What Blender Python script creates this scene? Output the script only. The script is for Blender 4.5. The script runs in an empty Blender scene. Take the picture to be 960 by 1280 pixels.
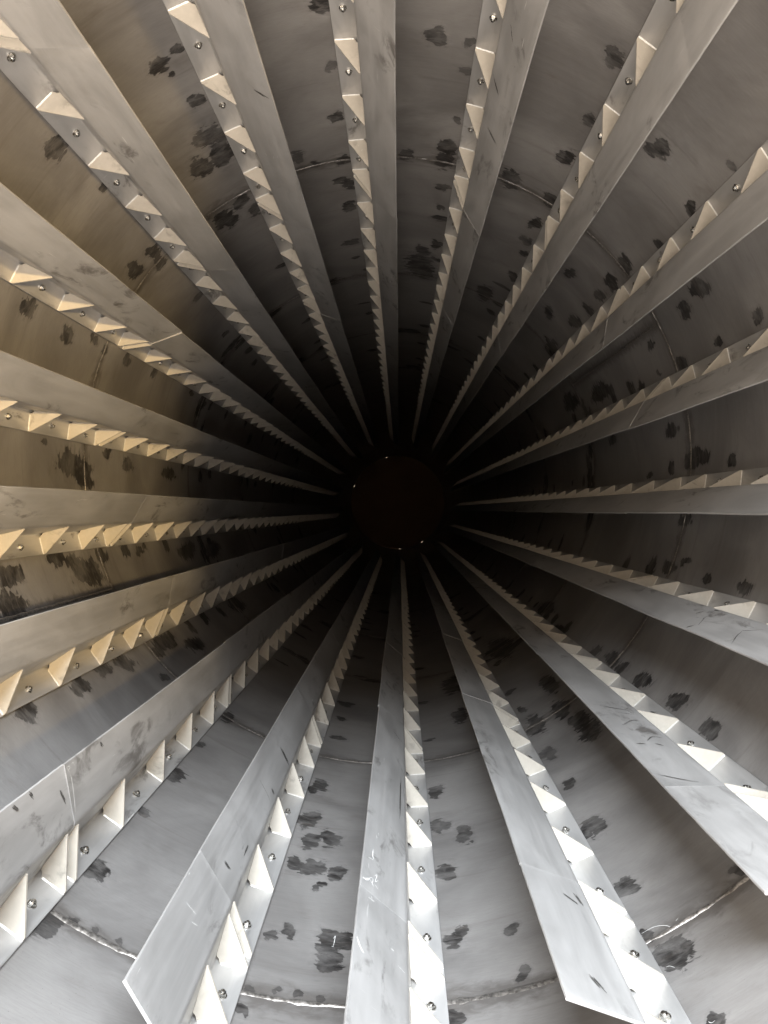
import bpy, math, random
import numpy as np
from mathutils import Vector, Matrix

# ------------------------------------------------------------------ scene, camera, light
scene = bpy.context.scene
R = 1.2                     # inner radius of the drum
Z0 = 1.6                    # height of the drum axis
CAMX, CAMZ = 0.048, Z0 - 0.198

cam_d = bpy.data.cameras.new('camera')
cam = bpy.data.objects.new('camera', cam_d)
scene.collection.objects.link(cam)
cam.location = (CAMX, 0, CAMZ)
cam.rotation_euler = (math.radians(90), 0, 0)
cam_d.sensor_fit = 'VERTICAL'
cam_d.sensor_height = 36
cam_d.sensor_width = 27
cam_d.lens = 961 / 1280 * 36
cam_d.shift_x = -19.5 / 1280
cam_d.shift_y = -2.4 / 1280
cam_d.clip_start = 0.02
cam_d.clip_end = 200
scene.camera = cam

world = bpy.data.worlds.new('World')
scene.world = world
world.use_nodes = True
bg = world.node_tree.nodes['Background']
bg.inputs[0].default_value = (1.0, 0.80, 0.60, 1)
bg.inputs[1].default_value = 1.0


def area(name, loc, target, sx, sy, power, col):
    d = bpy.data.lights.new(name, 'AREA')
    d.shape = 'RECTANGLE'
    d.size, d.size_y = sx, sy
    d.energy = power
    d.color = col
    o = bpy.data.objects.new(name, d)
    scene.collection.objects.link(o)
    o.location = loc
    o.rotation_euler = (Vector(target) - Vector(loc)).to_track_quat('-Z', 'Y').to_euler()
    return o


area('sky_light', (0.5, -3.2, Z0 + 4.0), (0.0, 1.7, Z0 - 0.9), 5.0, 1.5, 1720, (0.86, 0.93, 1.0))
area('ground_bounce', (0.2, -1.5, -0.5), (0, 2.2, Z0 + 1.1), 4.0, 1.2, 290, (1.0, 0.86, 0.72))
area('side_light', (-2.9, -1.4, Z0 + 0.3), (1.1, 2.2, Z0 + 0.2), 0.9, 1.8, 115, (1.0, 0.88, 0.75))  # unseen fill lamp, added to brighten the right wall
# an unseen yellow spot, added outside the mouth to warm the left wall
sp = bpy.data.lights.new('left_wall_spot', 'SPOT')
sp.energy = 1350
sp.color = (1.0, 0.70, 0.33)
sp.spot_size = math.radians(26)
sp.spot_blend = 0.9
sp.shadow_soft_size = 0.15
left_wall_spot = bpy.data.objects.new('left_wall_spot', sp)
scene.collection.objects.link(left_wall_spot)
left_wall_spot.location = (2.6, -2.2, Z0 + 0.05)
left_wall_spot.rotation_euler = (Vector((-1.15, 2.5, Z0 + 0.2)) - left_wall_spot.location).to_track_quat('-Z', 'Y').to_euler()

scene.view_settings.view_transform = 'Standard'
scene.view_settings.look = 'None'
scene.view_settings.exposure = 0.38
scene.view_settings.gamma = 1
scene.view_settings.use_curve_mapping = False
scene.render.engine = 'CYCLES'
scene.cycles.use_denoising = True
scene.cycles.use_adaptive_sampling = True
scene.cycles.adaptive_threshold = 0.03
scene.cycles.adaptive_min_samples = 16
scene.cycles.max_bounces = 6
scene.cycles.diffuse_bounces = 4
scene.cycles.glossy_bounces = 4
scene.cycles.caustics_reflective = True
scene.cycles.blur_glossy = 1.0
scene.cycles.sample_clamp_indirect = 4

random.seed(11)
rng = np.random.default_rng(11)
COL = scene.collection

# ------------------------------------------------------------------ helpers
def new_mesh(name, verts, faces, mats, fmats=None, smooth=None):
    me = bpy.data.meshes.new(name)
    me.from_pydata([tuple(map(float, v)) for v in verts], [], faces)
    for m in mats:
        me.materials.append(m)
    if fmats:
        me.polygons.foreach_set('material_index', fmats)
    if smooth is not None:
        me.shade_smooth()
        me.set_sharp_from_angle(angle=math.radians(smooth))
    me.update()
    return me


def link(name, data, parent=None, loc=(0, 0, 0), rot=(0, 0, 0)):
    o = bpy.data.objects.new(name, data)
    COL.objects.link(o)
    o.parent = parent
    o.location = loc
    o.rotation_euler = rot
    return o


def pol(a, r=R):
    """point of the drum's cross-section, a in degrees clockwise from three o'clock as seen from the mouth"""
    t = math.radians(a)
    return r * math.cos(t), Z0 - r * math.sin(t)


class NT:
    def __init__(self, name):
        self.m = bpy.data.materials.new(name)
        self.m.use_nodes = True
        self.t = self.m.node_tree
        self.b = self.t.nodes['Principled BSDF']

    def n(self, typ, **kw):
        nd = self.t.nodes.new(typ)
        for k, v in kw.items():
            if k.startswith('i_'):
                key = k[2:]
                key = int(key) if key.isdigit() else key.replace('_', ' ')
                self.put(nd.inputs[key], v)
            else:
                setattr(nd, k, v)
        return nd

    def put(self, sock, v):
        if isinstance(v, bpy.types.NodeSocket):
            self.t.links.new(v, sock)
        elif isinstance(v, bpy.types.Node):
            self.t.links.new(v.outputs[0], sock)
        else:
            sock.default_value = v

    def math(self, op, a, b=None, clamp=False):
        nd = self.n('ShaderNodeMath', operation=op, use_clamp=clamp)
        self.put(nd.inputs[0], a)
        if b is not None:
            self.put(nd.inputs[1], b)
        return nd.outputs[0]

    def mapping(self, vec, scale, loc=(0, 0, 0), rot=(0, 0, 0)):
        nd = self.n('ShaderNodeMapping')
        self.put(nd.inputs['Vector'], vec)
        nd.inputs['Scale'].default_value = scale
        nd.inputs['Location'].default_value = loc
        nd.inputs['Rotation'].default_value = rot
        return nd.outputs[0]

    def noise(self, vec, scale, detail=4, rough=0.55, dist=0.0):
        nd = self.n('ShaderNodeTexNoise')
        self.put(nd.inputs['Vector'], vec)
        nd.inputs['Scale'].default_value = scale
        nd.inputs['Detail'].default_value = detail
        nd.inputs['Roughness'].default_value = rough
        nd.inputs['Distortion'].default_value = dist
        return nd.outputs['Fac']

    def smooth(self, v, a, b, c=0.0, d=1.0):
        nd = self.n('ShaderNodeMapRange', interpolation_type='SMOOTHSTEP')
        self.put(nd.inputs['Value'], v)
        nd.inputs['From Min'].default_value = a
        nd.inputs['From Max'].default_value = b
        nd.inputs['To Min'].default_value = c
        nd.inputs['To Max'].default_value = d
        return nd.outputs[0]

    def mix(self, f, a, b):
        nd = self.n('ShaderNodeMix', data_type='RGBA')
        self.put(nd.inputs['Factor'], f)
        self.put(nd.inputs['A'] if False else nd.inputs[6], a)
        self.put(nd.inputs[7], b)
        return nd.outputs[2]

    def mixf(self, f, a, b):
        nd = self.n('ShaderNodeMix', data_type='FLOAT')
        self.put(nd.inputs[0], f)
        self.put(nd.inputs[2], a)
        self.put(nd.inputs[3], b)
        return nd.outputs[0]

    def bump(self, h, strength, dist):
        nd = self.n('ShaderNodeBump')
        self.put(nd.inputs['Height'], h)
        nd.inputs['Strength'].default_value = strength
        nd.inputs['Distance'].default_value = dist
        self.put(self.b.inputs['Normal'], nd.outputs[0])

    def coords(self, randomise=True):
        tc = self.n('ShaderNodeTexCoord').outputs['Object']
        if not randomise:
            return tc
        oi = self.n('ShaderNodeObjectInfo')
        r = self.math('MULTIPLY', oi.outputs['Random'], 57.0)
        cb = self.n('ShaderNodeCombineXYZ')
        self.put(cb.inputs[0], r)
        self.put(cb.inputs[1], r)
        self.put(cb.inputs[2], r)
        va = self.n('ShaderNodeVectorMath', operation='ADD')
        self.put(va.inputs[0], tc)
        self.put(va.inputs[1], cb.outputs[0])
        return va.outputs[0]


def rgb(r, g, b):
    return (r, g, b, 1)


# ------------------------------------------------------------------ materials
def mat_shell():
    T = NT('rolled_steel')
    tc = T.coords(False)
    at = T.n('ShaderNodeAttribute', attribute_name='smudge').outputs['Fac']
    sm = T.n('ShaderNodeAttribute', attribute_name='seam').outputs['Fac']
    uv = T.n('ShaderNodeAttribute', attribute_name='flat').outputs['Vector']   # metres round, metres along
    streak = T.noise(T.mapping(uv, (3, 55, 1)), 1.0, 5, 0.6)
    blotch = T.noise(T.mapping(uv, (1.6, 2.4, 1)), 1.0, 5, 0.6, 0.8)
    cloud = T.noise(T.mapping(uv, (5, 8, 1), (3, 7, 0)), 1.0, 6, 0.65, 0.5)
    fine = T.noise(T.mapping(uv, (30, 240, 1)), 1.0, 3, 0.7)
    edge = T.noise(T.mapping(uv, (22, 36, 1), (9, 2, 0)), 1.0, 6, 0.58, 0.5)
    inner = T.noise(T.mapping(uv, (22, 40, 1), (5, 1, 0)), 1.0, 5, 0.6, 1.0)
    # base steel
    c = T.mix(T.smooth(blotch, 0.3, 0.72), rgb(0.23, 0.22, 0.214), rgb(0.385, 0.373, 0.364))
    c = T.mix(T.smooth(cloud, 0.55, 0.8, 0, 0.45), c, rgb(0.17, 0.147, 0.128))
    c = T.mix(T.smooth(streak, 0.35, 0.75, 0, 0.14), c, rgb(0.42, 0.405, 0.39))
    # dark daubs: shape from the attribute, ragged edge from the noise
    e = T.math('MULTIPLY', T.math('SUBTRACT', edge, 0.5), 2.0)
    field = T.math('ADD', at, e)
    mask = T.smooth(field, 0.0, 0.22)
    halo = T.smooth(field, -0.45, 0.1, 0, 0.22)
    dens = T.math('MULTIPLY', T.smooth(inner, 0.42, 0.72, 1.0, 0.78), T.smooth(cloud, 0.38, 0.58, 0.76, 1.0))
    mask = T.math('MULTIPLY', mask, dens)
    mask = T.math('MAXIMUM', mask, halo)
    # heat tint and dirt beside the seams
    s2 = T.math('ADD', sm, T.math('MULTIPLY', T.math('SUBTRACT', edge, 0.5), 1.7))
    tint = T.smooth(s2, 0.30, 1.05, 0, 0.72)
    c = T.mix(tint, c, rgb(0.135, 0.122, 0.112))
    c = T.mix(mask, c, rgb(0.012, 0.011, 0.011))
    # fine grain, pits and thin dark runs round the wall
    c = T.mix(T.smooth(fine, 0.35, 0.68, 0, 0.16), c, rgb(0.17, 0.16, 0.15))
    pit = T.noise(T.mapping(uv, (260, 300, 1), (1, 5, 0)), 1.0, 2, 0.5)
    c = T.mix(T.math('MULTIPLY', T.smooth(pit, 0.70, 0.76), T.smooth(blotch, 0.42, 0.62, 0, 0.55)), c, rgb(0.07, 0.063, 0.058))
    run = T.noise(T.mapping(uv, (1.7, 26, 1), (6, 3, 0)), 1.0, 4, 0.6, 0.3)
    c = T.mix(T.smooth(run, 0.57, 0.74, 0, 0.24), c, rgb(0.14, 0.12, 0.105))
    T.put(T.b.inputs['Base Color'], c)
    met = T.mixf(mask, 0.50, 0.0)
    T.put(T.b.inputs['Metallic'], met)
    ro = T.math('ADD', T.smooth(blotch, 0.3, 0.75, 0.31, 0.43), T.math('MULTIPLY', T.math('SUBTRACT', streak, 0.5), 0.10))
    ro = T.mixf(mask, ro, 0.42)
    T.put(T.b.inputs['Roughness'], ro)
    T.put(T.b.inputs['Specular IOR Level'], T.mixf(mask, 0.5, 0.22))
    T.b.inputs['Anisotropic'].default_value = 0.45
    tg = T.n('ShaderNodeTangent', direction_type='RADIAL', axis='Y')
    T.put(T.b.inputs['Tangent'], tg.outputs[0])
    h = T.math('ADD', T.math('MULTIPLY', fine, 0.25), T.math('MULTIPLY', cloud, 1.0))
    T.bump(h, 0.10, 0.004)
    return T.m


def mat_plate(name, c0, c1, scuff=1.0, metal=0.45, rough=(0.36, 0.52)):
    """bent plate: brushed along its length, with dark scuffs and pale scratches"""
    T = NT(name)
    v = T.coords(True)
    streak = T.noise(T.mapping(v, (70, 1.6, 70)), 1.0, 4, 0.6)
    blotch = T.noise(T.mapping(v, (9, 2.6, 9)), 1.0, 5, 0.6, 0.6)
    rub = T.noise(T.mapping(v, (17, 6.0, 17), (4, 1, 8), (0.2, 0.5, 0.35)), 1.0, 6, 0.64, 0.6)
    gate = T.noise(T.mapping(v, (4, 2.2, 4), (1, 9, 3)), 1.0, 2, 0.5)
    scr = T.noise(T.mapping(v, (150, 7, 110), (0, 0, 0), (0.3, 0.2, 0.5)), 1.0, 3, 0.55, 0.2)
    scr2 = T.noise(T.mapping(v, (10, 190, 16), (2, 0, 5), (0.25, 0.1, 0.3)), 1.0, 3, 0.5, 0.3)
    c = T.mix(T.smooth(blotch, 0.3, 0.7), rgb(*c0), rgb(*c1))
    c = T.mix(T.smooth(streak, 0.4, 0.75, 0, 0.25), c, rgb(*[min(1, x * 1.18) for x in c1]))
    dark = T.math('MULTIPLY', T.smooth(rub, 0.52, 0.68), T.smooth(gate, 0.46, 0.62))
    dark = T.math('MULTIPLY', dark, 0.62 * scuff)
    c = T.mix(dark, c, rgb(0.07, 0.062, 0.055))
    lines = T.math('MULTIPLY', T.smooth(scr, 0.70, 0.76), T.smooth(gate, 0.42, 0.62))
    lines2 = T.math('MULTIPLY', T.smooth(scr2, 0.71, 0.77), T.smooth(blotch, 0.5, 0.7))
    sc = T.math('MULTIPLY', T.math('MAXIMUM', lines, lines2), 0.55 * scuff)
    c = T.mix(sc, c, rgb(0.86, 0.85, 0.83))
    T.put(T.b.inputs['Base Color'], c)
    T.put(T.b.inputs['Metallic'], T.mixf(dark, metal, 0.2))
    T.put(T.b.inputs['Roughness'], T.smooth(T.math('ADD', T.math('MULTIPLY', blotch, 0.6), T.math('MULTIPLY', streak, 0.4)), 0.3, 0.7, rough[0], rough[1]))
    T.bump(T.math('ADD', T.math('MULTIPLY', streak, 0.3), blotch), 0.12, 0.003)
    return T.m


def mat_simple(name, col, metal, rough, nscale=60.0, var=0.25, bump=0.2):
    T = NT(name)
    v = T.coords(True)
    nz = T.noise(v, nscale, 4, 0.6, 0.3)
    c = T.mix(T.smooth(nz, 0.3, 0.7), rgb(*[x * (1 - var) for x in col]), rgb(*[min(1, x * (1 + var)) for x in col]))
    T.put(T.b.inputs['Base Color'], c)
    T.b.inputs['Metallic'].default_value = metal
    T.put(T.b.inputs['Roughness'], T.smooth(nz, 0.3, 0.7, max(0.05, rough - 0.08), rough + 0.08))
    if bump:
        T.bump(nz, bump, 0.002)
    return T.m


M_SHELL = mat_shell()
M_PLATE = mat_plate('flight_steel', (0.36, 0.355, 0.35), (0.47, 0.465, 0.46), 1.25)
M_GUSSET = mat_plate('gusset_steel', (0.455, 0.425, 0.37), (0.53, 0.495, 0.435), 0.8, 0.1, (0.45, 0.6))
M_BOLT = mat_simple('zinc_bolt', (0.62, 0.61, 0.58), 1.0, 0.24, 90, 0.2, 0.1)
M_WELD = mat_simple('bright_weld', (0.56, 0.55, 0.52), 0.4, 0.45, 220, 0.12, 0.3)
M_SEAM = mat_simple('shell_weld', (0.25, 0.235, 0.22), 0.75, 0.40, 120, 0.45, 0.5)
M_END = mat_simple('rusty_end_plate', (0.42, 0.275, 0.17), 0.0, 0.9, 2, 0.06, 0.0)
M_CHALK = mat_simple('white_chalk', (0.66, 0.66, 0.65), 0.0, 0.9, 120, 0.1, 0.0)
M_GREY = mat_simple('grey_smear', (0.27, 0.262, 0.25), 0.2, 0.5, 120, 0.3, 0.0)
M_DARK = mat_simple('black_marker', (0.06, 0.057, 0.054), 0.0, 0.5, 120, 0.3, 0.0)

# ------------------------------------------------------------------ drum shell
MOUTH, FAR = 0.2, 19.9
SEAMS = [1.553 + 1.497 * k for k in range(13)]
SMUDGES = [(239,2.129,0.027,0.041),(242,2.1,0.017,0.026),(241.3,2.358,0.025,0.041),(240,2.191,0.014,0.021),(241.2,2.568,0.048,0.088),(241.5,2.69,0.045,0.086),(237,2.706,0.039,0.077),(221.7,2.123,0.038,0.058),(222.7,2.417,0.02,0.035),(262.1,2.412,0.023,0.039),(261.8,2.714,0.025,0.049),(261.9,2.105,0.031,0.046),(253.4,2.941,0.028,0.058),(256.4,3.031,0.019,0.041),(261.8,3.043,0.025,0.055),(261.8,3.267,0.027,0.063),(261.4,3.505,0.029,0.073),(240.1,3.111,0.032,0.072),(235.9,3.158,0.043,0.097),(242.4,3.229,0.03,0.07),(221.5,2.959,0.028,0.06),(277.4,2.262,0.031,0.05),(282,2.267,0.021,0.035),(282,2.403,0.023,0.039),(282,2.698,0.02,0.038),(281.2,2.933,0.034,0.071),(273.4,3.031,0.025,0.055),(280.7,3.038,0.038,0.083),(280.9,3.285,0.024,0.057),(281.5,3.497,0.022,0.055),(281.4,3.995,0.025,0.072),(278.6,4.137,0.034,0.102),(301.7,2.09,0.028,0.044),(301.9,2.399,0.022,0.04),(301.3,2.668,0.031,0.06),(294,3.014,0.038,0.083),(301.7,3.021,0.028,0.063),(301.6,3.278,0.027,0.066),(301.2,3.505,0.026,0.066),(313.3,2.286,0.033,0.058),(322.4,2.089,0.024,0.039),(322.2,2.387,0.022,0.041),(322.4,2.689,0.017,0.035),(201.4,2.421,0.028,0.051),(200.8,2.719,0.028,0.058),(201.4,3.047,0.019,0.044),(201.4,3.297,0.024,0.06),(202.1,2.937,0.021,0.047),(216.6,2.95,0.031,0.066),(221.3,3.065,0.026,0.057),(202.2,4.294,0.022,0.072),(200.9,4.539,0.028,0.097),(178.9,2.928,0.052,0.12),(176.8,3.036,0.038,0.092),(182.1,2.709,0.014,0.03),(182.1,3.288,0.021,0.053),(180.7,3.532,0.029,0.082),(180,4.172,0.035,0.115),(320.7,3.015,0.035,0.08),(321.4,3.22,0.034,0.083),(321.3,3.407,0.028,0.074),(313.1,3.492,0.029,0.077),(314.4,4.098,0.03,0.093),(320.8,3.899,0.032,0.097),(321.4,4.49,0.042,0.145),(297.1,4.546,0.047,0.158),(301.8,3.999,0.025,0.074),(277.8,4.361,0.073,0.228),(332.3,2.617,0.035,0.073),(333.7,2.778,0.029,0.064),(341,2.333,0.022,0.041),(341.6,2.636,0.022,0.047),(335.9,3.22,0.023,0.06),(342.1,2.982,0.025,0.06),(341.6,3.25,0.017,0.045),(342.1,3.499,0.022,0.062),(338.8,4.109,0.056,0.184),(337.3,4.79,0.055,0.21),(353.2,3.256,0.03,0.083),(351.5,4.122,0.026,0.088),(0,3.029,0.041,0.106),(359.9,2.933,0.027,0.069),(1.4,2.683,0.022,0.051),(1.8,3.25,0.02,0.057),(1.8,3.541,0.018,0.056),(0.9,4.603,0.019,0.076),(160.7,2.309,0.034,0.065),(161,2.381,0.027,0.054),(156.5,2.293,0.055,0.106),(162,2.673,0.028,0.062),(160.8,2.806,0.041,0.096),(158.9,2.917,0.052,0.126),(161.5,3.068,0.029,0.073),(161.6,3.514,0.022,0.064),(159,4.246,0.049,0.173),(158.1,4.759,0.054,0.218),(141.7,2.392,0.027,0.058),(141.8,2.058,0.028,0.051),(142.4,2.598,0.03,0.068),(141.8,2.763,0.035,0.084),(141.4,3.163,0.036,0.101),(141.1,3.284,0.031,0.09),(137.5,3.52,0.037,0.116),(135.6,2.974,0.022,0.058),(140.8,4.593,0.043,0.175),(122.4,2.681,0.017,0.042),(122,3.061,0.025,0.073),(11.4,3.033,0.025,0.068),(20.9,3.055,0.029,0.08),(18.9,2.924,0.021,0.056),(21.2,2.69,0.022,0.055),(21.6,2.395,0.025,0.055),(22.4,3.264,0.017,0.051),(41.5,2.702,0.028,0.073),(41.4,2.391,0.03,0.069),(41.5,2.109,0.029,0.058),(41.5,3.059,0.032,0.094),(42,2.944,0.025,0.069),(53.8,2.819,0.035,0.098),(53.8,2.671,0.036,0.095),(53.7,3.398,0.042,0.142),(60.6,3.047,0.041,0.125),(55.2,3.056,0.038,0.115),(61.6,2.708,0.028,0.076),(61.8,3.313,0.021,0.068),(40.4,4.557,0.043,0.187),(57.7,4.548,0.071,0.32),(43,4.04,0.025,0.098),(73.4,4.207,0.057,0.24),(74.1,3.57,0.033,0.12),(122.2,2.383,0.027,0.061),(122.3,2.085,0.024,0.047),(122.2,1.749,0.029,0.048),(101.3,2.739,0.031,0.084),(101.6,2.425,0.03,0.072),(100.2,2.285,0.029,0.064),(97.4,2.311,0.031,0.071),(101.5,2.134,0.027,0.056),(98.8,2.127,0.031,0.065),(96.1,2.114,0.026,0.055),(97.8,2.042,0.019,0.039),(100.5,1.796,0.022,0.04),(101.9,1.776,0.017,0.029),(95,1.784,0.035,0.062),(95.1,1.704,0.03,0.051),(99.5,1.588,0.015,0.023),(97.5,1.582,0.016,0.026),(95.5,1.571,0.013,0.02),(102.6,1.571,0.015,0.023),(102.7,1.502,0.02,0.03),(122.5,1.513,0.031,0.045),(120.6,1.566,0.013,0.019),(118.5,1.57,0.011,0.017),(115.9,1.576,0.011,0.017),(81.5,2.72,0.025,0.069),(81.6,2.416,0.028,0.067),(78.3,2.322,0.029,0.068),(81.8,2.117,0.026,0.056),(81.7,1.779,0.026,0.046),(75.2,1.77,0.02,0.036),(75,1.608,0.02,0.032),(61.4,2.402,0.022,0.054),(61.6,2.089,0.033,0.068),(61.9,1.761,0.026,0.045),(62.4,1.571,0.016,0.026),(61,1.482,0.037,0.055),(61.3,1.299,0.018,0.023),(51.5,1.591,0.018,0.028),(82.4,1.507,0.02,0.031)]
# where the flights' feet run, in degrees (outer edge of the foot)
FOOT0 = 83.1
BOLT_DEPTHS = [1.52, 1.77, 2.11, 2.425, 2.73, 3.03]
for n in range(18):                       # small daubs that go with the far bolts
    for k in range(1, 4):
        for j, b in enumerate(BOLT_DEPTHS[1:]):
            if rng.random() < 0.42:
                a = FOOT0 + 20 * n - 0.6 - rng.random() * 2.2
                SMUDGES.append((a % 360, b + 1.516 * k + rng.normal() * 0.03, 0.022 + 0.03 * rng.random(), 0.02 + 0.04 * rng.random()))
    for s in SEAMS[2:6]:
        for _ in range(2):
            SMUDGES.append((rng.random() * 360, s + rng.normal() * 0.08, 0.03 + 0.06 * rng.random(), 0.03 + 0.05 * rng.random()))
# long seams: (angle, first seam index, last)
LONG_SEAMS = [(333.1, SEAMS[1], SEAMS[2]), (154.8, SEAMS[0], SEAMS[1])]


def shell_section(y0, y1, nt, ny, rr):
    th = np.linspace(0, 360, nt, endpoint=False)
    ys = np.linspace(y0, y1, ny + 1)
    A, Y = np.meshgrid(th, ys)                               # (ny+1, nt)
    rad = rr + 0.0004 * np.sin(np.radians(A * 7) + 5 * Y)
    t = np.radians(A)
    V = np.stack([rad * np.cos(t), Y, -rad * np.sin(t)], -1).reshape(-1, 3)
    nin = len(V)
    F = []
    for j in range(ny):
        for i in range(nt):
            a, b = j * nt + i, j * nt + (i + 1) % nt
            F.append((a, b, b + nt, a + nt))
    # outer skin and the two rims
    to = np.radians(th)
    for yy in (y0, y1):
        V = np.concatenate([V, np.stack([(rr + 0.012) * np.cos(to), np.full(nt, yy), -(rr + 0.012) * np.sin(to)], -1)])
    o0, o1 = nin, nin + nt
    for i in range(nt):
        k = (i + 1) % nt
        F.append((o0 + k, o0 + i, o1 + i, o1 + k))
        F.append((o0 + i, o0 + k, k, i))
        F.append((o1 + k, o1 + i, ny * nt + i, ny * nt + k))
    me = bpy.data.meshes.new('shell_plate')
    me.from_pydata(V.tolist(), [], F)
    me.materials.append(M_SHELL)
    me.shade_smooth()
    me.set_sharp_from_angle(angle=math.radians(40))
    f = np.full(A.shape, -1.0)
    for (a, y, ht, hy) in SMUDGES:
        if y + 3 * hy < y0 or y - 3 * hy > y1:
            continue
        da = (A - a + 180) % 360 - 180
        p_, q_ = np.radians(da) * R / ht, (Y - y) / hy
        r0 = random.Random(int(a * 1000 + y * 7919))
        for m_ in range(3):                                  # a daub is two or three overlapping dabs
            ox, oy = (0, 0) if m_ == 0 else (r0.uniform(-0.75, 0.75), r0.uniform(-0.6, 0.6))
            ex, ey = (r0.uniform(0.9, 1.2), r0.uniform(0.7, 1.0)) if ht > 0.024 else (r0.uniform(0.5, 1.25), r0.uniform(0.36, 0.85))
            if m_:
                ex, ey = ex * 0.7, ey * 0.7
            w_ = r0.uniform(-0.6, 0.6)
            pp, qq = (p_ - ox) * math.cos(w_) + (q_ - oy) * math.sin(w_), (q_ - oy) * math.cos(w_) - (p_ - ox) * math.sin(w_)
            # squarish outline, like the end of a wide brush
            f = np.maximum(f, 1.0 - ((np.abs(pp) / ex) ** 3 + (np.abs(qq) / ey) ** 3) ** (1 / 3))
    s = np.zeros(A.shape)
    for y in SEAMS:
        w = 0.5 + 0.5 * np.sin(np.radians(A) * 5 + y * 3) * np.sin(np.radians(A) * 11 + y)
        s = np.maximum(s, np.clip(1.15 - np.abs(Y - y) / (0.03 + 0.06 * w), 0, 1))
    for (a, ya, yb) in LONG_SEAMS:
        if ya - 0.01 <= y0 and yb + 0.01 >= y1:
            da = np.radians((A - a + 180) % 360 - 180) * R
            s = np.maximum(s, 1.25 * np.clip(1 - np.abs(da) / 0.05, 0, 1))
    z = np.zeros(2 * nt)
    for nm, val in (('smudge', np.concatenate([f.reshape(-1), z - 1])), ('seam', np.concatenate([s.reshape(-1), z]))):
        at = me.attributes.new(nm, 'FLOAT', 'POINT')
        at.data.foreach_set('value', val.astype(np.float32))
    # unrolled coordinates, continuous round the drum
    fl = np.stack([np.radians(np.abs(A - 84.8 + (A < 84.8) * 360)) * R, Y, np.zeros_like(Y)], -1).reshape(-1, 3)
    fl = np.concatenate([fl, np.zeros((2 * nt, 3))])
    at = me.attributes.new('flat', 'FLOAT_VECTOR', 'POINT')
    at.data.foreach_set('vector', fl.astype(np.float32).reshape(-1))
    return me


drum = link('drum_shell', None, None, (0, 0, Z0))
drum['kind'] = 'structure'
drum['label'] = 'long steel drum of rolled plates, dark daubs round its inner wall'
bounds = [MOUTH] + SEAMS + [FAR]
for k in range(len(bounds) - 1):
    y0, y1 = bounds[k], bounds[k + 1]
    nt, ny = [(900, 100), (900, 150), (720, 100), (540, 60), (540, 40)][k] if k < 5 else (288, 16)
    rr = R + 0.0022 + (0.0008 if k % 2 else 0)
    link('shell_plate', shell_section(y0 + (0.0015 if k else 0), y1 - 0.0015, nt, ny, rr), drum)


def ring_bead(y, w, h, ny=10):
    nt = 480
    V, F = [], []
    prof = [(-0.5, -0.0035), (-0.42, 0.35), (-0.15, 0.9), (0.15, 0.95), (0.42, 0.4), (0.5, -0.0035)]
    for i in range(nt):
        t = 2 * math.pi * i / nt
        jw = 1 + 0.22 * math.sin(9 * t + y) + 0.2 * rng.normal()
        jy = 0.0005 * math.sin(13 * t + 2 * y) + 0.0003 * rng.normal()
        jh = 1 + 0.22 * rng.normal()
        for (a, b) in prof:
            rad = R + 0.0035 - max(b, -0.2) * h * jh
            V.append((rad * math.cos(t), y + jy + a * w * jw, -rad * math.sin(t)))
    m = len(prof)
    for i in range(nt):
        for j in range(m - 1):
            a, b = i * m + j, ((i + 1) % nt) * m + j
            F.append((a, a + 1, b + 1, b))
    return new_mesh('weld_seam', V, F, [M_SEAM], None, 70)


for k, y in enumerate(SEAMS[:9]):
    link('weld_seam', ring_bead(y, 0.017 if k == 0 else 0.013, 0.0042 if k == 0 else 0.0032), drum)


def long_bead(a, ya, yb):
    V, F = [], []
    ns = 90
    prof = [(-0.5, 0), (-0.35, 0.6), (0, 1), (0.35, 0.6), (0.5, 0)]
    for i in range(ns):
        y = ya + 0.01 + (yb - ya - 0.02) * i / (ns - 1)
        jw = 1 + 0.2 * rng.normal()
        for (p, q) in prof:
            t = math.radians(a) + p * 0.012 * jw / R
            rad = R + 0.0035 - q * 0.004
            V.append((rad * math.cos(t), y, -rad * math.sin(t)))
    m = len(prof)
    for i in range(ns - 1):
        for j in range(m - 1):
            b = i * m + j
            F.append((b, b + 1, b + 1 + m, b + m))
    return new_mesh('long_weld_seam', V, F, [M_SEAM], None, 70)


for (a, ya, yb) in LONG_SEAMS:
    link('long_weld_seam', long_bead(a, ya, yb), drum)

# far end plate; four small notches in its rim let daylight in
V, F = [], []
NE = 720
notch = {round(b * 2) % NE: w for b, w in ((256.0, 1), (200.5, 1), (58.6, 1), (87.3, 1))}
for yy in (FAR - 0.012, FAR + 0.02):
    for i in range(NE):
        t = 2 * math.pi * i / NE
        r_ = R + 0.007
        for c_, w_ in notch.items():
            if abs((i - c_ + NE // 2) % NE - NE // 2) <= w_:
                r_ = R - 0.007
        V.append((r_ * math.cos(t), yy, -r_ * math.sin(t)))
F.append(tuple(range(NE)))
F.append(tuple(reversed(range(NE, 2 * NE))))
for i in range(NE):
    k = (i + 1) % NE
    F.append((i, i + NE, k + NE, k))
link('end_plate', new_mesh('end_plate', V, F, [M_END]), drum)

# ------------------------------------------------------------------ lifter flights
FW, WEB, BL, BA, GH = 0.072, 0.118, 0.130, math.radians(47), 0.109
TH = 0.006


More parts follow.
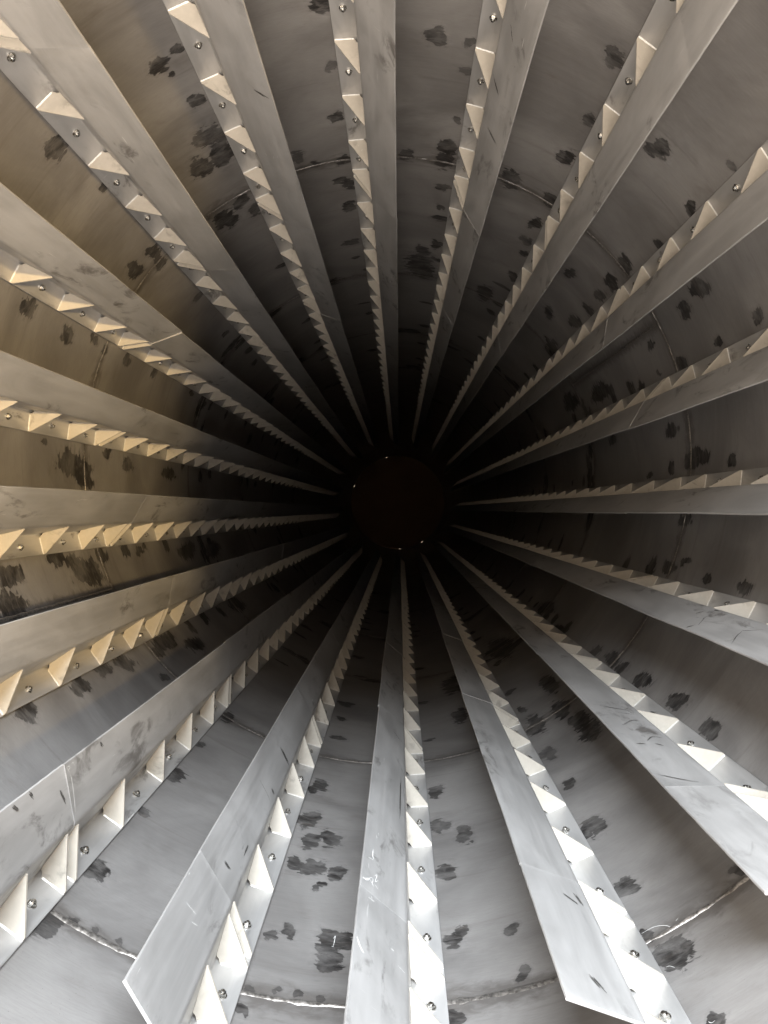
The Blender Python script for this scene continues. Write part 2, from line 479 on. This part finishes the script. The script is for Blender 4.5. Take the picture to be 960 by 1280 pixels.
def profile():
    """centre line of the bent plate in (x, z): foot -> web -> blade, bends rounded"""
    h = TH / 2
    pts = [(FW, h + 0.0005)]
    rad = 0.009
    cx_, cz_ = -h + rad, h + rad
    for k in range(6):
        t = math.radians(270 - 90 * k / 5)
        pts.append((cx_ + rad * math.cos(t), cz_ + rad * math.sin(t)))
    # web to blade
    rad = 0.016
    d = rad * math.tan(BA / 2)
    cx_, cz_ = -h - rad, WEB - d
    for k in range(7):
        t = BA * k / 6
        pts.append((cx_ + rad * math.cos(t), cz_ + rad * math.sin(t)))
    ex, ez = -h - BL * math.sin(BA), WEB + BL * math.cos(BA)
    pts.append((ex, ez))
    return pts


def plate_mesh(length, seed=0):
    c = np.array(profile())
    d = np.gradient(c, axis=0)
    d[0] = c[1] - c[0]
    d[-1] = c[-1] - c[-2]
    d /= np.linalg.norm(d, axis=1)[:, None]
    nrm = np.stack([-d[:, 1], d[:, 0]], 1)
    a, b = c + nrm * TH / 2, c - nrm * TH / 2
    # tiny bevel on the free edges
    e = 0.0012
    loop = [a[0] + d[0] * e] + list(a[1:-1]) + [a[-1] - d[-1] * e, a[-1] - nrm[-1] * e, b[-1] + nrm[-1] * e, b[-1] - d[-1] * e]
    loop += list(b[1:-1][::-1]) + [b[0] + d[0] * e, b[0] + nrm[0] * e, a[0] - nrm[0] * e]
    m = len(loop)
    ys = [0.0, 0.0012] + [length * k / 24 for k in range(1, 24)] + [length - 0.0012, length]
    rw = random.Random(seed)
    wv = [(rw.uniform(2, 9), rw.uniform(0, 6.28), rw.uniform(0.0003, 0.0011)) for _ in range(4)]
    V, F = [], []
    L = np.array(loop)
    # shrink the very end loops a little for a soft edge
    for k, y in enumerate(ys):
        lean = sum(am * math.sin(fr * y + ph) for fr, ph, am in wv)      # the blade is not dead flat
        nick = rw.uniform(-0.0004, 0.0004)
        for p in L:
            g = max(0.0, p[1] - 0.03) / 0.18
            q = 1.0 if p[1] > WEB + BL * math.cos(BA) - 0.004 else 0.0
            V.append((p[0] + lean * g * 0.6 + nick * q, y, p[1] + lean * g * g * 0.8 + nick * q))
    for k in range(len(ys) - 1):
        for j in range(m):
            q = (j + 1) % m
            F.append((k * m + j, k * m + q, (k + 1) * m + q, (k + 1) * m + j))
    # end caps as strips between the two skins
    na = len(a)
    top = list(range(0, na))                       # a side
    bot = list(range(m - 3, m - 3 - na, -1))       # b side, foot to tip
    for base, flip in ((0, False), ((len(ys) - 1) * m, True)):
        for j in range(na - 1):
            q = (base + top[j], base + top[j + 1], base + bot[j + 1], base + bot[j])
            F.append(q if flip else q[::-1])
        q = (base + top[-1], base + na, base + na + 1, base + bot[-1])
        F.append(q if flip else q[::-1])
        q = (base + m - 1, base + top[0], base + bot[0], base + m - 2)
        F.append(q if flip else q[::-1])
    return new_mesh('flight_segment', V, F, [M_PLATE], None, 28)


def gusset_mesh(seed, weld=True):
    r_ = random.Random(seed)
    f0 = TH + 0.0004
    o = [(0.0115, f0), (FW - 0.0015, f0), (FW - 0.0015, f0 + 0.007), (0.0035, GH), (0.0004, GH), (0.0004, f0 + 0.014), (0.007, f0 + 0.009)]
    t = 0.0055
    V = [(x, -t / 2, z) for x, z in o] + [(x, t / 2, z) for x, z in o]
    m = len(o)
    F = [tuple(range(m)), tuple(range(2 * m - 1, m - 1, -1))]
    F += [(j + m, (j + 1) % m + m, (j + 1) % m, j) for j in range(m)]
    mats = [0] * len(F)
    if weld:                                       # fillet along the foot, mouth side
        ns = 8
        b0 = len(V)
        for i in range(ns + 1):
            x = 0.014 + (FW - 0.0165) * i / ns
            s = 0.0026 * (1 + 0.14 * r_.uniform(-1, 1))
            V += [(x, -t / 2 + 0.0002, f0 - 0.0002), (x, -t / 2 - s, f0 - 0.0002), (x, -t / 2 - s * 0.45, f0 + s * 0.5), (x, -t / 2 + 0.0002, f0 + s)]
        for i in range(ns):
            for j in range(1, 3):
                p = b0 + i * 4 + j
                F.append((p, p + 4, p + 5, p + 1))
                mats.append(1)
        F.append((b0, b0 + 1, b0 + 2, b0 + 3))
        e = b0 + ns * 4
        F.append((e + 3, e + 2, e + 1, e))
        mats += [1, 1]
    return new_mesh('gusset', V, F, [M_GUSSET, M_WELD], mats)


def bolt_mesh():
    V, F = [], []

    def cyl(r0, r1, z0, z1, n, rot=0.0):
        b = len(V)
        for (rr, z) in ((r0, z0), (r1, z1)):
            for i in range(n):
                t = 2 * math.pi * i / n + rot
                V.append((rr * math.cos(t), rr * math.sin(t), z))
        F.append(tuple(range(b + n, b + 2 * n)))
        for i in range(n):
            k = (i + 1) % n
            F.append((b + i, b + k, b + n + k, b + n + i))
    cyl(0.0115, 0.0110, 0, 0.0022, 20)
    cyl(0.0088, 0.0088, 0.0022, 0.0072, 6, 0.3)
    cyl(0.0088, 0.0072, 0.0072, 0.0084, 6, 0.3)
    cyl(0.0050, 0.0049, 0.0084, 0.0110, 12)
    cyl(0.0049, 0.0036, 0.0110, 0.0118, 12)
    return new_mesh('bolt', V, F, [M_BOLT], None, 30)


SEG = 1.516
J0 = 1.637
FRONT = J0 - 1.187
G_FULL = [0.026, 0.308, 0.633, 0.938, 1.243, 1.490]
B_FULL = [0.135, 0.475, 0.788, 1.093, 1.393]
G_FRONT = [0.048, 0.243, FRONT - 0.026]
B_FRONT = [0.140, 0.333]
LAST = 0.76
G_LAST = [0.026, 0.308, 0.633]

ME_FULL = [plate_mesh(SEG - 0.0010, k) for k in range(7)]
ME_FRONT = plate_mesh(FRONT - 0.0010)
ME_LAST = plate_mesh(LAST)
ME_GUS = [gusset_mesh(s) for s in range(6)]
ME_GUS_FAR = gusset_mesh(99, False)
ME_BOLT = bolt_mesh()
ME_BOLT_ROW = None


def bolt_row_mesh(ys):
    V, F = [], []
    for y in ys:
        b = len(V)
        for z, r_ in ((0, 0.0125), (0.010, 0.0100)):
            for i in range(6):
                t = math.pi * i / 3
                V.append((0.034 + r_ * math.cos(t), y + r_ * math.sin(t), TH + z))
        F.append(tuple(range(b + 6, b + 12)))
        for i in range(6):
            k = (i + 1) % 6
            F.append((b + i, b + k, b + 6 + k, b + 6 + i))
    return new_mesh('far_bolts', V, F, [M_BOLT])


ME_BOLT_ROW = bolt_row_mesh(B_FULL)

LABELS = {
    1: 'topmost steel lifter flight, hanging almost straight down from twelve o\'clock',
    2: 'lifter flight just right of the topmost one, leaving the top edge right of centre',
    3: 'lifter flight at the upper right that leaves the picture near the top right corner',
    4: 'upper right lifter flight leaving the right edge a little below the top corner',
    5: 'right-hand lifter flight sloping up, second above the level one on the right',
    6: 'lifter flight running almost level to the right edge, with a bright lit end',
    7: 'right-hand lifter flight just below the level one, with white lit gussets behind its blade',
    8: 'lifter flight running down to the lower right corner, scuffed blade below white gussets',
    9: 'lifter flight right of the bottom one, its blade cut off square at lower right',
    10: 'bottom lifter flight with chalk marks on its blade, running to six o\'clock',
    11: 'lifter flight left of the bottom one, its blade end showing at lower left',
    12: 'wide lifter flight running to the lower left corner with large pale gussets',
    13: 'left-hand lifter flight sloping down to the left edge, second below the level one',
    14: 'lifter flight running almost level to the left edge above black daubs',
    15: 'left-hand lifter flight just above the level one, with warm yellow lit gussets',
    16: 'left-hand lifter flight leaving the left edge at a quarter of the height',
    17: 'upper left lifter flight that runs into the top left corner',
    18: 'lifter flight just left of the topmost one, leaving the top edge left of centre',
}
LABELS[5] = 'right-hand lifter flight sloping gently up, next above the level one on the right'
LABELS[13] = 'left-hand lifter flight sloping down to the left edge, next below the level one'

flights = {}
segments = {}
for n in range(1, 19):
    a = FOOT0 + 20 * (n - 10) + math.degrees(FW / R)
    x, z = pol(a)
    fl = link('lifter_flight', None, None, (x, J0 - FRONT, z), (0, math.radians(a - 90), 0))
    fl['label'] = LABELS[n]
    fl['category'] = 'lifter flight'
    fl['group'] = 'lifter flights round the drum wall'
    flights[n] = fl
    y = 0.0
    for s in range(10):
        if s == 0:
            me, ln, gs, bs = ME_FRONT, FRONT, G_FRONT, B_FRONT
        elif s == 9:
            me, ln, gs, bs = ME_LAST, LAST, G_LAST, []
        else:
            me, ln, gs, bs = ME_FULL[(3 * n + 5 * s) % 7], SEG, G_FULL, B_FULL
        jig = 0.0 if s == 0 else 1.0
        sg = link('flight_segment', me, fl, (random.uniform(-0.0015, 0.0015) * jig, y, random.uniform(0, 0.001)),
                  (0, math.radians(random.uniform(-0.35, 0.35)), math.radians(random.uniform(-0.06, 0.06))))
        segments[(n, s)] = sg
        for k, g in enumerate(gs):
            link('gusset', ME_GUS[(k + s + n) % 6] if s < 4 else ME_GUS_FAR, sg,
                 (0, g + random.uniform(-0.006, 0.006) * (0.2 if k in (0, len(gs) - 1) else 1), 0),
                 (0, 0, math.radians(random.uniform(-2.6, 2.6))))
        if s < 4:
            for b in bs:
                link('bolt', ME_BOLT, sg, (0.037 + random.uniform(-0.003, 0.003), b + random.uniform(-0.008, 0.008), TH + 0.0004),
                     (0, 0, random.uniform(0, 6.28)))
        elif bs:
            o = link('far_bolts', ME_BOLT_ROW, sg)
            o['kind'] = 'stuff'
        y += ln

# ------------------------------------------------------------------ marks on the blades and the wall
# (flight, half width, [(distance from the bend towards the tip, depth), ...])
DARK_MARKS = [(11,0.0105,[(0.0615,2.524),(0.0088,2.503)]),(11,0.007,[(0.0298,2.238),(0.0126,2.227)]),(11,0.0053,[(0.064,1.71),(0.0412,1.714)]),(11,0.0023,[(0.0232,1.876),(0.0214,1.823)]),(9,0.0029,[(0.0547,1.556),(0.0288,1.529)]),(9,0.0032,[(0.0249,1.573),(0.0176,1.533)]),(9,0.0046,[(0.0683,1.271),(0.0536,1.238)]),(8,0.0038,[(0.09,2.299),(0.0209,2.242)]),(8,0.0023,[(0.0811,2.244),(0.0203,2.199)]),(8,0.0018,[(0.0871,2.094),(0.0469,2.141),(0.023,2.132)]),(8,0.003,[(0.0986,1.93),(0.0767,1.929)]),(8,0.0021,[(0.0684,1.949),(0.0432,1.983),(0.0268,1.982)]),(8,0.0024,[(0.0509,1.929),(0.0337,1.909)]),(8,0.0016,[(0.1225,1.709),(0.0824,1.677),(0.0251,1.646)]),(7,0.003,[(0.0503,2.258),(0.0313,2.243)]),(7,0.004,[(0.1221,2.153),(0.0981,2.142)]),(7,0.0016,[(0.0901,2.138),(0.049,2.179),(0.0228,2.161)]),(7,0.0028,[(0.0092,2.22),(0.0067,2.187)]),(7,0.0014,[(0.1134,2.023),(0.073,2.013),(0.0469,1.928),(0.016,1.884)]),(7,0.0016,[(0.1096,1.88),(0.0702,1.928),(0.006,1.967)]),(7,0.0012,[(0.1084,1.948),(0.0852,1.961),(0.0852,1.924)]),(10,0.0046,[(0.0509,2.947),(0.0191,2.891)]),(10,0.0024,[(0.0178,2.467),(0.0211,2.178)]),(12,0.0037,[(0.0851,1.601),(0.0558,1.615)]),(12,0.0046,[(0.1277,1.482),(0.1102,1.495)]),(12,0.0037,[(0.124,1.419),(0.1078,1.437)]),(12,0.0048,[(0.1194,1.826),(0.1039,1.838)]),(2,0.008,[(0.0371,1.909),(0.0582,1.941)]),(2,0.0072,[(0.0935,1.965),(0.0884,2.015)]),(2,0.0034,[(0.0097,2.169),(0.046,2.207)]),(2,0.005,[(0.0353,2.419),(0.0877,2.43)]),(18,0.0044,[(0.0804,2.125),(0.1116,2.146)]),(13,0.0053,[(0.0138,2.497),(0.0312,2.596)]),(15,0.004,[(0.0615,2.583),(0.0853,2.578)])]
GREY_MARKS = [(11,0.002,[(0.0803,2.186),(0.038,2.181),(0.0164,2.17)]),(7,0.0014,[(0.0881,1.918),(0.0964,1.906),(0.1046,1.901),(0.1111,1.906),(0.1148,1.918),(0.1149,1.937),(0.1113,1.957),(0.1046,1.976),(0.0961,1.99),(0.0875,1.995),(0.0806,1.99),(0.0769,1.977),(0.077,1.958),(0.0808,1.938)])]
CHALK_MARKS = [(10,0.0011,[(0.1038,1.843),(0.1039,1.81),(0.0989,1.795)]),(10,0.0009,[(0.1159,1.784),(0.0998,1.791)]),(10,0.0006,[(0.108,1.693),(0.0941,1.672)]),(10,0.0006,[(0.108,1.693),(0.1,1.704),(0.0979,1.69),(0.1032,1.676)]),(10,0.0006,[(0.0942,1.721),(0.0876,1.734),(0.0913,1.699),(0.0828,1.716)]),(10,0.0006,[(0.0938,1.688),(0.0824,1.675)]),(10,0.0009,[(0.1067,1.613),(0.0897,1.614)]),(10,0.0006,[(0.0988,1.626),(0.0961,1.619)]),(10,0.0006,[(0.0975,1.932),(0.0946,1.916)]),(10,0.0006,[(0.0914,1.954),(0.0899,1.943)]),(10,0.0017,[(0.1247,1.442),(0.116,1.421),(0.1065,1.409)]),(10,0.0009,[(0.0432,1.494),(0.0348,1.494)]),(10,0.0006,[(0.0262,1.458),(0.0079,1.451)]),(10,0.0024,[(0.1258,1.673),(0.1161,1.677),(0.1079,1.691)]),(12,0.0005,[(0.1203,1.644),(0.1066,1.653)]),(12,0.0005,[(0.1203,1.644),(0.1198,1.656),(0.1148,1.658),(0.1139,1.648)]),(12,0.0006,[(0.1137,1.663),(0.1126,1.664)]),(12,0.0005,[(0.1198,1.669),(0.1208,1.677),(0.1109,1.68)]),(12,0.0012,[(0.1188,1.913),(0.0876,1.899)]),(12,0.0007,[(0.1021,1.656),(0.0717,1.656),(0.0223,1.648)]),(12,0.0015,[(0.1181,1.996),(0.0996,2.024)]),(11,0.0005,[(0.1,1.469),(0.0678,1.478)]),(11,0.0005,[(0.0692,1.449),(0.0538,1.46)]),(11,0.0008,[(0.1261,1.534),(0.1256,1.543)])]
SHELL_CHALK = [(0.0006,[(62.96,1.583),(61.59,1.583),(60.51,1.568),(60.05,1.546)]),(0.0004,[(62.53,1.46),(62.21,1.458),(61.86,1.447)]),(0.0006,[(95.05,1.791),(94.9,1.802),(94.96,1.759)]),(0.0005,[(95.16,1.761),(94.92,1.758)]),(0.0004,[(61.82,1.294),(61.64,1.288),(61.3,1.289)]),(0.0004,[(59.49,1.565),(59.08,1.57)])]


def densify(pts, n):
    p = np.array(pts, float)
    if len(p) == 2 or n <= len(p):
        t = np.linspace(0, len(p) - 1, max(n, len(p)))
    else:
        t = np.linspace(0, len(p) - 1, n)
    i = np.clip(np.floor(t).astype(int), 0, len(p) - 2)
    fr = (t - i)[:, None]
    p0, p1 = p[np.clip(i - 1, 0, None)], p[i]
    p2, p3 = p[i + 1], p[np.clip(i + 2, None, len(p) - 1)]
    return 0.5 * (2 * p1 + (p2 - p0) * fr + (2 * p0 - 5 * p1 + 4 * p2 - p3) * fr ** 2 + (3 * p1 - p0 - 3 * p2 + p3) * fr ** 3)


def ribbon(V, F, pts, hw, put):
    """a flat stroke with an uneven edge, through 2-D points; put() maps (p, y) to space"""
    p = np.array(pts)
    d = np.gradient(p, axis=0)
    d /= np.linalg.norm(d, axis=1)[:, None] + 1e-9
    nr = np.stack([-d[:, 1], d[:, 0]], 1)
    b = len(V)
    n = len(p)
    for i in range(n):
        taper = min(1.0, 0.35 + 3.0 * min(i, n - 1 - i) / n)
        wl, wr = hw * taper * (1 + 0.3 * random.uniform(-1, 1)), hw * taper * (1 + 0.3 * random.uniform(-1, 1))
        V.append(put(*(p[i] + nr[i] * wl)))
        V.append(put(*(p[i] - nr[i] * wr)))
    for i in range(n - 1):
        q = b + 2 * i
        F.append((q, q + 1, q + 3, q + 2))


def blade_put(y_seg, lift):
    sb, cb = math.sin(BA), math.cos(BA)

    def f(u, y):
        u = min(max(u, 0.0005), BL - 0.0015)
        return (-TH / 2 - sb * u + cb * (TH / 2 + lift), y - y_seg, WEB + cb * u + sb * (TH / 2 + lift))
    return f


def blade_mark(name, n, hw, pts, mat, bristles):
    depth = sum(p[1] for p in pts) / len(pts)
    s = 0 if depth < J0 else 1 + int((depth - J0) // SEG)
    y_seg = J0 - FRONT if s == 0 else J0 + SEG * (s - 1)
    V, F = [], []
    put = blade_put(y_seg, 0.0004)
    if bristles:
        m = max(3, int(hw / 0.0006))
        c = densify(pts, 10)
        d = np.gradient(c, axis=0)
        d /= np.linalg.norm(d, axis=1)[:, None] + 1e-9
        nr = np.stack([-d[:, 1], d[:, 0]], 1)
        ln = np.linalg.norm(np.diff(c, axis=0), axis=1).sum()
        for k in range(m):
            o = hw * (2 * (k + 0.5) / m - 1)
            i0 = random.randint(0, 3) if random.random() < 0.7 else 0
            i1 = 10 - (random.randint(0, 4) if random.random() < 0.7 else 0)
            if i1 - i0 < 3:
                continue
            put = blade_put(y_seg, 0.0004 + 0.00006 * k)
            ribbon(V, F, (c + nr * o + d * random.uniform(-0.15, 0.15) * ln)[i0:i1], hw / m * random.uniform(0.7, 1.5), put)
    else:
        ribbon(V, F, densify(pts, 4 * len(pts)), hw, put)
    if F:
        link(name, new_mesh(name, V, F, [mat]), segments[(n, s)])


for (n, hw, pts) in DARK_MARKS:
    blade_mark('dark_daub', n, hw, pts, M_DARK, True)
for (n, hw, pts) in GREY_MARKS:
    blade_mark('grey_scrawl', n, hw, pts, M_GREY, False)
for (n, hw, pts) in CHALK_MARKS:
    blade_mark('chalk_mark', n, hw, pts, M_CHALK, False)
for (hw, pts) in SHELL_CHALK:
    V, F = [], []
    ribbon(V, F, densify([(math.radians(a) * R, y) for a, y in pts], 5 * len(pts)), hw,
           lambda p, y: ((R + 0.0012) * math.cos(p / R), y, -(R + 0.0012) * math.sin(p / R)))
    link('chalk_mark', new_mesh('chalk_mark', V, F, [M_CHALK]), drum)
